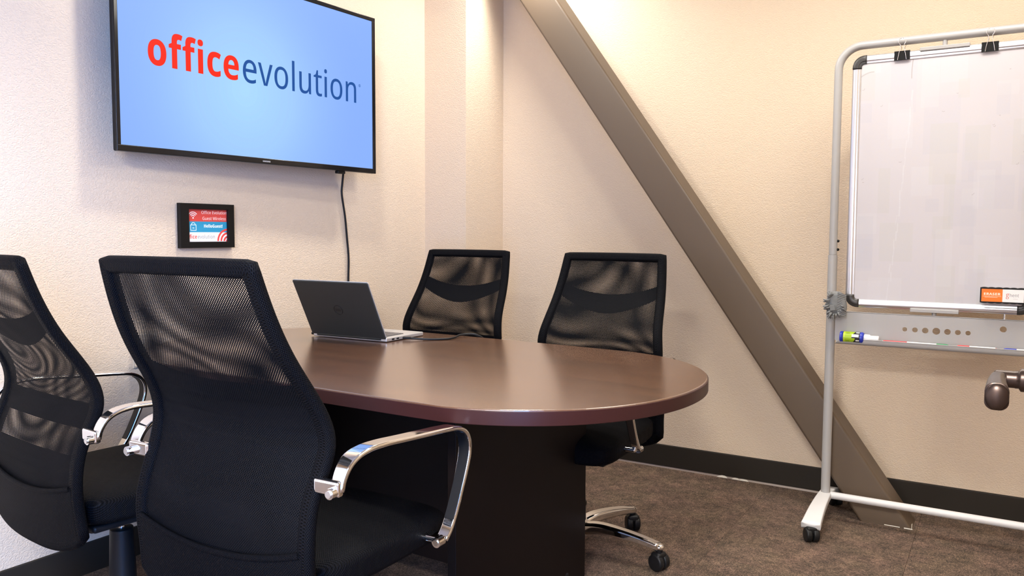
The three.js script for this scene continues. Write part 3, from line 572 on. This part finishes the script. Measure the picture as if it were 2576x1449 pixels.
// ───────────────────────── rolling whiteboard ─────────────────────────
const WX0 = 1.978, WX1 = 2.690, WZ = 0.335;
{
  const t = thing('whiteboard_stand', 'grey rolling whiteboard on a tubular frame standing at the right before the brace', 'whiteboard', [(WX0 + WX1) / 2, 0, WZ]);
  const xc = (WX0 + WX1) / 2, L = WX0 - xc, R = WX1 - xc, top = 1.838;
  // upper bent tube and the two lower posts
  const arc = []; const rr = 0.085;
  for (let i = 0; i <= 10; i++) { const a = Math.PI - i / 10 * Math.PI / 2; arc.push(V(L + rr + rr * Math.cos(a), top - rr + rr * Math.sin(a), 0)); }
  const arc2 = arc.map((p) => V(-p.x, p.y, 0)).reverse();
  part('upper_tube', sweep([V(L, 1.052, 0), V(L, 1.4, 0), ...arc, ...arc2, V(R, 1.4, 0), V(R, 1.052, 0)], Array.from({ length: 20 }, (_, i) => [0.0152 * Math.cos(i / 20 * 2 * Math.PI), 0.0152 * Math.sin(i / 20 * 2 * Math.PI)]), V(0, 0, 1)), M.greyPaint, t);
  for (const x of [L, R]) { const p = part('post', [cyl(0.0172, 0.0172, 0.95, x, 0.575, 0), cyl(0.0140, 0.0140, 0.03, x, 1.052, 0)], M.greyPaint, t);
    for (const y of [1.104, 1.071]) part('knob', new THREE.SphereGeometry(0.0055, 14, 10).scale(1, 1, 1).translate(x + Math.sign(-x) * 0.0175, y, 0), M.black, p); }
  part('crossbar', new THREE.CylinderGeometry(0.0140, 0.0140, R - L - 0.04, 28).rotateZ(Math.PI / 2).translate(0, 0.104, 0), M.lightPaint, t);
  for (const x of [L, R]) {
    // arched foot: flat top, turned-down sides
    const fp = smooth([V(x, 0.052, -0.23), V(x, 0.085, -0.13), V(x, 0.101, 0.0), V(x, 0.089, 0.15), V(x, 0.060, 0.272)], 30);
    const foot = part('foot', sweep(fp, roundRectProfile(0.030, 0.013, 0.005, 3), V(1, 0, 0), false, (q) => [0.78 + 0.32 * Math.pow(Math.abs(q - 0.45) * 2, 1.3), 1]), M.lightPaint, t);
    for (const z of [-0.215, 0.262]) {
      const c = []; for (const k of [-1, 1]) c.push(new THREE.LatheGeometry([[0, -0.0115], [0.020, -0.0115], [0.0250, -0.009], [0.026, -0.005], [0.026, 0.005], [0.0250, 0.009], [0.020, 0.0115], [0, 0.0115]].map(([a, b]) => new THREE.Vector2(a, b)), 32).rotateZ(Math.PI / 2).translate(k * 0.0130, 0, 0.004));
      c.push(rbox(0.040, 0.026, 0.040, 0.008, 0, 0.018, 0));
      part('caster', c.map((g) => g.rotateY(x === L ? 0.55 : -0.3).translate(x, 0.0262, z)), M.plastic, foot);
    }
  }
  // writing board with aluminium edge profile and dark corner caps
  const bx0 = 2.030 - xc, bx1 = -bx0, by0 = 0.853, by1 = 1.797, pw = 0.030;
  part('writing_panel', bounds(bx0 + 0.01, bx1 - 0.01, by0 + 0.01, by1 - 0.01, -0.004, 0.006), M.board, t, 'glossy white writing surface with faint smears');
  const prof = [[0.011, -0.015], [0.011, -0.006], [0.0125, -0.004], [0.0125, 0.003], [0.011, 0.005], [0.0095, 0.006], [0.0095, 0.013], [0.007, 0.015], [-0.010, 0.015], [-0.010, -0.015]].map(([a, b]) => [a, b]);
  const rail = (a, b) => sweep([a, b], prof, V(0, 0, 1));
  const cl = 0.048, y0 = by0 + 0.015, y1 = by1 - 0.015, x0 = bx0 + 0.015, x1 = bx1 - 0.015;
  part('edge_profile', rail(V(x0, by0 + cl, 0), V(x0, by1 - cl, 0)), M.alu, t); part('edge_profile', rail(V(x1, by1 - cl, 0), V(x1, by0 + cl, 0)), M.alu, t);
  part('edge_profile', rail(V(bx0 + cl, y1, 0), V(bx1 - cl, y1, 0)), M.alu, t); part('edge_profile', rail(V(bx1 - cl, y0, 0), V(bx0 + cl, y0, 0)), M.alu, t);
  for (const [sx, sy] of [[-1, 1], [1, 1], [1, -1], [-1, -1]]) {
    const cx = sx < 0 ? x0 : x1, cy = sy > 0 ? y1 : y0, r = 0.026, pts = [];
    pts.push(V(cx, cy - sy * (cl - 0.015), 0));
    for (let i = 0; i <= 8; i++) { const a = i / 8 * Math.PI / 2; pts.push(V(cx - sx * r + sx * r * Math.cos(a), cy - sy * r + sy * r * Math.sin(a), 0)); }
    pts.push(V(cx - sx * (cl - 0.015), cy, 0));
    part('corner_cap', sweep(pts, prof.map(([a, b]) => [a * 1.12, b * 1.06]), V(0, 0, 1)), M.darkCorner, t);
  }
  // pivot channels above and below with their pins
  for (const [y, s] of [[by1, 1], [by0, -1]]) {
    part('pivot_channel', rbox(0.158, 0.013, 0.030, 0.002, 0, y + s * 0.002, 0.001), M.greyPaint, t);
    part('pivot_pin', cyl(0.008, 0.008, 0.028, 0, y + s * 0.020, 0, 20), M.greyPaint, t);
  }
  // tray: upright panel with round holes, lip rolled forward at its lower edge
  const s = new THREE.Shape(); s.moveTo(L + 0.018, 0.722); s.lineTo(R - 0.018, 0.722); s.lineTo(R - 0.018, 0.832); s.lineTo(L + 0.018, 0.832); s.closePath();
  const hole = (x, y, r) => { const o = new THREE.Path(); o.absarc(x - xc, y, r, 0, Math.PI * 2, true); s.holes.push(o); };
  [[2.240, 0.0082], [2.274, 0.0092], [2.308, 0.0105], [2.344, 0.0125], [2.380, 0.0105], [2.413, 0.0092], [2.445, 0.0082]].forEach(([x, r]) => hole(x, 0.7785, r)); hole(2.552, 0.7990, 0.0105);
  const tray = part('marker_tray', new THREE.ExtrudeGeometry(s, { depth: 0.002, bevelEnabled: false, curveSegments: 24 }).translate(0, 0, 0.010), M.greyPaint, t);
  const lipPts = [V(0, 0.726, 0.011), V(0, 0.717, 0.013), V(0, 0.712, 0.019), V(0, 0.711, 0.030), V(0, 0.712, 0.043), V(0, 0.7165, 0.049), V(0, 0.726, 0.0515), V(0, 0.7335, 0.052)];
  const lip = smooth(lipPts, 24), LG = sheet((a, b) => { const p = lip[Math.round(b * 24)].clone(); const cut = p.z > 0.03 ? (p.y - 0.711) * 0.9 : 0; p.x = (L + 0.024 + cut) + (R - L - 0.048 - 2 * cut) * a; return { p, u: p.x, v: p.y }; }, 1, 24);
  part('tray_lip', LG, (() => { const m = M.greyPaint.clone(); m.side = THREE.DoubleSide; return m; })(), tray);
  const rimPts = [V(L + 0.046, 0.7335, 0.052), V(R - 0.046, 0.7335, 0.052)];
  part('tray_rim', [capsuleBetween(rimPts[0], rimPts[1], 0.0014, 8), box(R - L - 0.036, 0.003, 0.012, 0, 0.8325, 0.006)], M.greyPaint, tray);
  part('screw', [cyl(0.0042, 0.0042, 0.022, 2.554 - xc, 0.842, 0.002, 16), cyl(0.0065, 0.0065, 0.004, 2.554 - xc, 0.836, 0.002, 16)], M.brushed, t);
}
const BZ = WZ + 0.006;                                 // face of the writing surface
// magnetic eraser on the board
{
  const t = thing('board_eraser', 'black magnetic eraser with an orange and white label at the lower right of the whiteboard', 'eraser', [2.545, 0.920, BZ]);
  const sh = new THREE.Shape(); const w = 0.066, h = 0.025; sh.moveTo(-w, -h);
  for (let i = 0; i <= 5; i++) sh.quadraticCurveTo(-w + (i + 0.5) * 2 * w / 6, -h - 0.0035, -w + (i + 1) * 2 * w / 6, -h);
  sh.lineTo(w, h); for (let i = 5; i >= 0; i--) sh.quadraticCurveTo(-w + (i + 0.5) * 2 * w / 6, h + 0.0035, -w + i * 2 * w / 6, h); sh.closePath();
  part('handle', new THREE.ExtrudeGeometry(sh, { depth: 0.014, bevelEnabled: true, bevelSize: 0.0015, bevelThickness: 0.0015, bevelSegments: 2 }).translate(0, 0, 0.027), M.black, t);
  part('felt_pad', rbox(0.122, 0.044, 0.026, 0.003, 0, -0.001, 0.013), M.felt, t);
  const lab = canvasTex(640, 240, (g, W, Hh) => {
    g.fillStyle = '#f4f1f2'; g.fillRect(0, 0, W, Hh); g.fillStyle = '#f47a10'; g.fillRect(0, 0, W * 0.5, Hh);
    g.fillStyle = '#fff0e0'; fitText(g, 'ERASER', 'bold 64px sans-serif', 30, 290, 118, 1); g.fillRect(20, 136, 280, 5); for (let i = 0; i < 22; i++) g.fillRect(50 + i * 9, 154, 6, 8);
    g.fillStyle = '#c9584a'; fitText(g, 'g', '130px serif', 370, 420, 150, 1); g.fillStyle = '#8c8a90'; fitText(g, 'hent', '84px sans-serif', 422, 566, 138, 1); g.fillRect(480, 176, 70, 3);
  });
  part('label', new THREE.PlaneGeometry(0.126, 0.044).translate(0, 0, 0.0436), std({ map: lab, roughness: 0.4 }), t);
}
// two binder clips on the top edge
function binderClip(x, w, label) {
  const t = thing('binder_clip', label, 'clip', [x, 1.797, WZ], 0, 'black binder clips on the whiteboard');
  const s = new THREE.Shape(); s.moveTo(-0.0145, -0.030); s.lineTo(-0.0125, -0.0305); s.lineTo(-0.012, 0.001); s.lineTo(0.0135, 0.001); s.lineTo(0.0135, -0.0305); s.lineTo(0.0155, -0.030); s.lineTo(0.0155, 0.003); s.lineTo(-0.014, 0.003); s.closePath();
  part('clip_body', new THREE.ExtrudeGeometry(s, { depth: w, bevelEnabled: false }).rotateY(Math.PI / 2).scale(-1, 1, 1).translate(w / 2, 0, 0).scale(1, 1, -1), M.black, t);
  const k = w / 0.052, wire = (sz) => tube([V(-0.0145 * k, -0.029, 0.0165), V(-0.011 * k, -0.008, 0.018), V(-0.0058 * k, 0.014, 0.021), V(-0.0066 * k, 0.024, 0.022), V(-0.0125 * k, 0.034, 0.024), V(-0.0105 * k, 0.0425, 0.025), V(0, 0.046, 0.0255), V(0.0105 * k, 0.0425, 0.025), V(0.0125 * k, 0.034, 0.024), V(0.0066 * k, 0.024, 0.022), V(0.0058 * k, 0.014, 0.021), V(0.011 * k, -0.008, 0.018), V(0.0145 * k, -0.029, 0.0165)].map((p) => V(p.x, p.y, p.z * sz)), 0.0010, 80, 8);
  part('wire_handle', wire(1), M.chrome, t); part('wire_handle', wire(-0.8), M.chrome, t);
}
binderClip(2.197, 0.052, 'black binder clip near the upper left corner of the whiteboard');
binderClip(2.474, 0.052, 'black binder clip on the right half of the whiteboard top edge');

// grey chenille cleaning mitt hanging on the tray end beside the post
{
  const t = thing('cleaning_mitt', 'grey chenille cleaning mitt hung at the left end of the marker tray', 'mitt', [2.006, 0.866, WZ + 0.040]);
  part('mitt_body', cushion(0.034, 0.046, 0.020, 0.75, 0.7, 40, 24, (p) => { const r = 0.0006 * Math.sin((p.x * 0.8 + p.y * 0.5) * 900); p.z += r; p.x += p.y * -0.12; return p; }), M.mop, t);
  part('ribbed_cuff', sheet((a, b) => { const x = 0.004 + 0.029 * b, y = -0.040 + 0.085 * a - 0.010 * b; const p = V(x - 0.10 * y * 0, y, 0.021 - 0.014 * b * b + 0.0011 * Math.sin(a * 2 * Math.PI * 13)); return { p, u: p.x, v: p.y }; }, 110, 8), M.mop, t);
  const fingers = []; const N = 46;
  for (let i = 0; i < N; i++) {
    const a = (0.22 + 0.66 * rnd()) * 2 * Math.PI * (i % 2 ? 1 : 1), ux = Math.cos(a + 0.6), uy = Math.sin(a + 0.6), k = 0.78 + 0.3 * rnd(), z = 0.004 + 0.018 * rnd();
    const p0 = V(ux * 0.022 - 0.004, uy * 0.040, z), p2 = V(ux * 0.038 * k - 0.006, uy * 0.056 * k - 0.003, z + (rnd() - 0.5) * 0.012), p1 = p0.clone().lerp(p2, 0.5).add(V((rnd() - 0.5) * 0.008, (rnd() - 0.5) * 0.008, 0.006));
    fingers.push(tube([p0, p1, p2], 0.0030, 8, 8), new THREE.SphereGeometry(0.0030, 8, 6).translate(p2.x, p2.y, p2.z));
  }
  part('chenille_strands', fingers, M.mop, t).userData.kind = 'stuff';
  part('care_tag', rbox(0.018, 0.020, 0.002, 0.0008).rotateZ(0.2).translate(-0.012, -0.016, 0.0275), M.mop, t);
}
// spray bottle and markers lying in the tray
{
  const t = thing('spray_bottle', 'small white, blue and green cleaner spray bottle lying in the marker tray', 'bottle', [2.020, 0.7312, WZ + 0.033]);
  const lathe = (pts) => new THREE.LatheGeometry(pts.map(([r, x]) => new THREE.Vector2(r, x)), 36).rotateZ(-Math.PI / 2);
  const lab = canvasTex(512, 256, (g, w, h) => {      // canvas up = along the bottle, canvas across = around it
    g.fillStyle = '#12151c'; g.fillRect(0, 0, w, h);
    for (let k = 0; k < 4; k++) { const x = k * w / 4;
      g.fillStyle = '#9fbe1f'; g.beginPath(); g.moveTo(x, h); g.lineTo(x + w / 4, h); g.lineTo(x + w / 4, h * 0.50); g.quadraticCurveTo(x + w / 8, h * 0.42, x + 20, h * 0.30); g.lineTo(x, h * 0.30); g.fill();
      g.fillStyle = '#e8ecf2'; g.fillRect(x + 70, h * 0.08, 40, h * 0.40); g.fillRect(x + 22, h * 0.05, 22, h * 0.20); g.fillStyle = '#cfd84a'; g.fillRect(x + 10, h * 0.9, w / 4 - 20, 12);
      g.fillStyle = '#5d7012'; g.fillRect(x + 40, h * 0.62, 8, 50); g.fillRect(x + 60, h * 0.58, 8, 60); }
  });
  part('bottle_bottom', lathe([[0, 0], [0.0195, 0], [0.0222, 0.002], [0.0222, 0.013], [0, 0.013]]), M.blue, t, 'blue lower end');
  part('label_sleeve', lathe([[0.0220, 0.012], [0.0220, 0.073]]), std({ map: lab, roughness: 0.35 }), t);
  part('shoulder', lathe([[0.0224, 0.072], [0.0224, 0.080], [0.018, 0.085], [0, 0.085]]), M.blue, t, 'blue shoulder ring');
  part('spray_cap', lathe([[0, 0.084], [0.0160, 0.084], [0.0152, 0.104], [0.0120, 0.107], [0.0120, 0.134], [0.0100, 0.137], [0, 0.137]]), M.white, t);
  t.position.y = 0.7155 + 0.0222; t.position.z = WZ + 0.0355;
}
const MARK = [
  [2.172, M.red, M.white, M.white, 'red whiteboard marker lying behind the spray bottle cap in the tray', 1],
  [2.268, M.white, M.green, M.black, 'white and green whiteboard marker in the middle of the tray', 1],
  [2.410, M.white, M.red, M.red, 'white whiteboard marker with a red cap in the tray below the large hole', -1],
  [2.552, M.white, M.blue, M.blue, 'white whiteboard marker with a blue cap at the right end of the tray', -1],
];
MARK.forEach(([x, body, cap, end, label, dir]) => {
  const t = thing('whiteboard_marker', label, 'marker', [x, 0.7118 + 0.0088 + 0.0075, WZ + 0.041], 0, 'whiteboard markers in the tray');
  const lathe = (pts) => new THREE.LatheGeometry(pts.map(([r, q]) => new THREE.Vector2(r, q)), 24).rotateZ(-Math.PI / 2);
  const f = (g) => (dir < 0 ? g.rotateY(Math.PI).translate(0.122, 0, 0) : g);
  part('barrel', f(lathe([[0, 0], [0.0078, 0], [0.0083, 0.002], [0.0083, 0.082], [0, 0.082]])), body, t);
  part('cap', f(lathe([[0.0088, 0.080], [0.0088, 0.112], [0.0075, 0.118], [0, 0.119]])), cap, t);
  part('end_plug', f(lathe([[0.0066, -0.003], [0.0066, 0.001], [0, 0.001], [0, -0.003], [0.0066, -0.003]])), end, t);
});

// ───────────────────────── open door with bronze lever at the right edge ─────────────────────────
{
  const door = part('door_1', rbox(0.044, 2.06, 0.89, 0.002, 2.640, 1.04, 3.015), M.door, scene); door.userData.kind = 'structure';
  const t = door, hy = 0.974, hz = 2.625;
  const lat = (pts) => new THREE.LatheGeometry(pts.map(([r, q]) => new THREE.Vector2(r, q)), 36).rotateZ(Math.PI / 2);
  const lever = part('door_lever', [
    lat([[0, 0], [0.032, 0], [0.032, 0.004], [0.028, 0.008], [0.0135, 0.010], [0.0125, 0.050], [0.0095, 0.052], [0.0095, 0.055], [0.0092, 0.056], [0.0092, 0.073], [0.0075, 0.0755], [0, 0.0755]]).translate(2.6185, hy, hz),
    sweep(smooth([V(2.548, hy, hz + 0.002), V(2.5465, hy - 0.001, hz + 0.03), V(2.5465, hy - 0.001, hz + 0.075), V(2.547, hy - 0.001, hz + 0.112)], 24), roundRectProfile(0.0095, 0.0125, 0.0075, 6), V(1, 0, 0), false, (q) => [0.80 + 0.30 * q, 0.62 + 0.45 * q]),
    new THREE.SphereGeometry(1, 28, 18).scale(0.0104, 0.0132, 0.006).translate(2.547, hy - 0.001, hz + 0.112),
  ], M.bronze, t, 'dark bronze lever handle');
}

renderer.render(scene, camera);
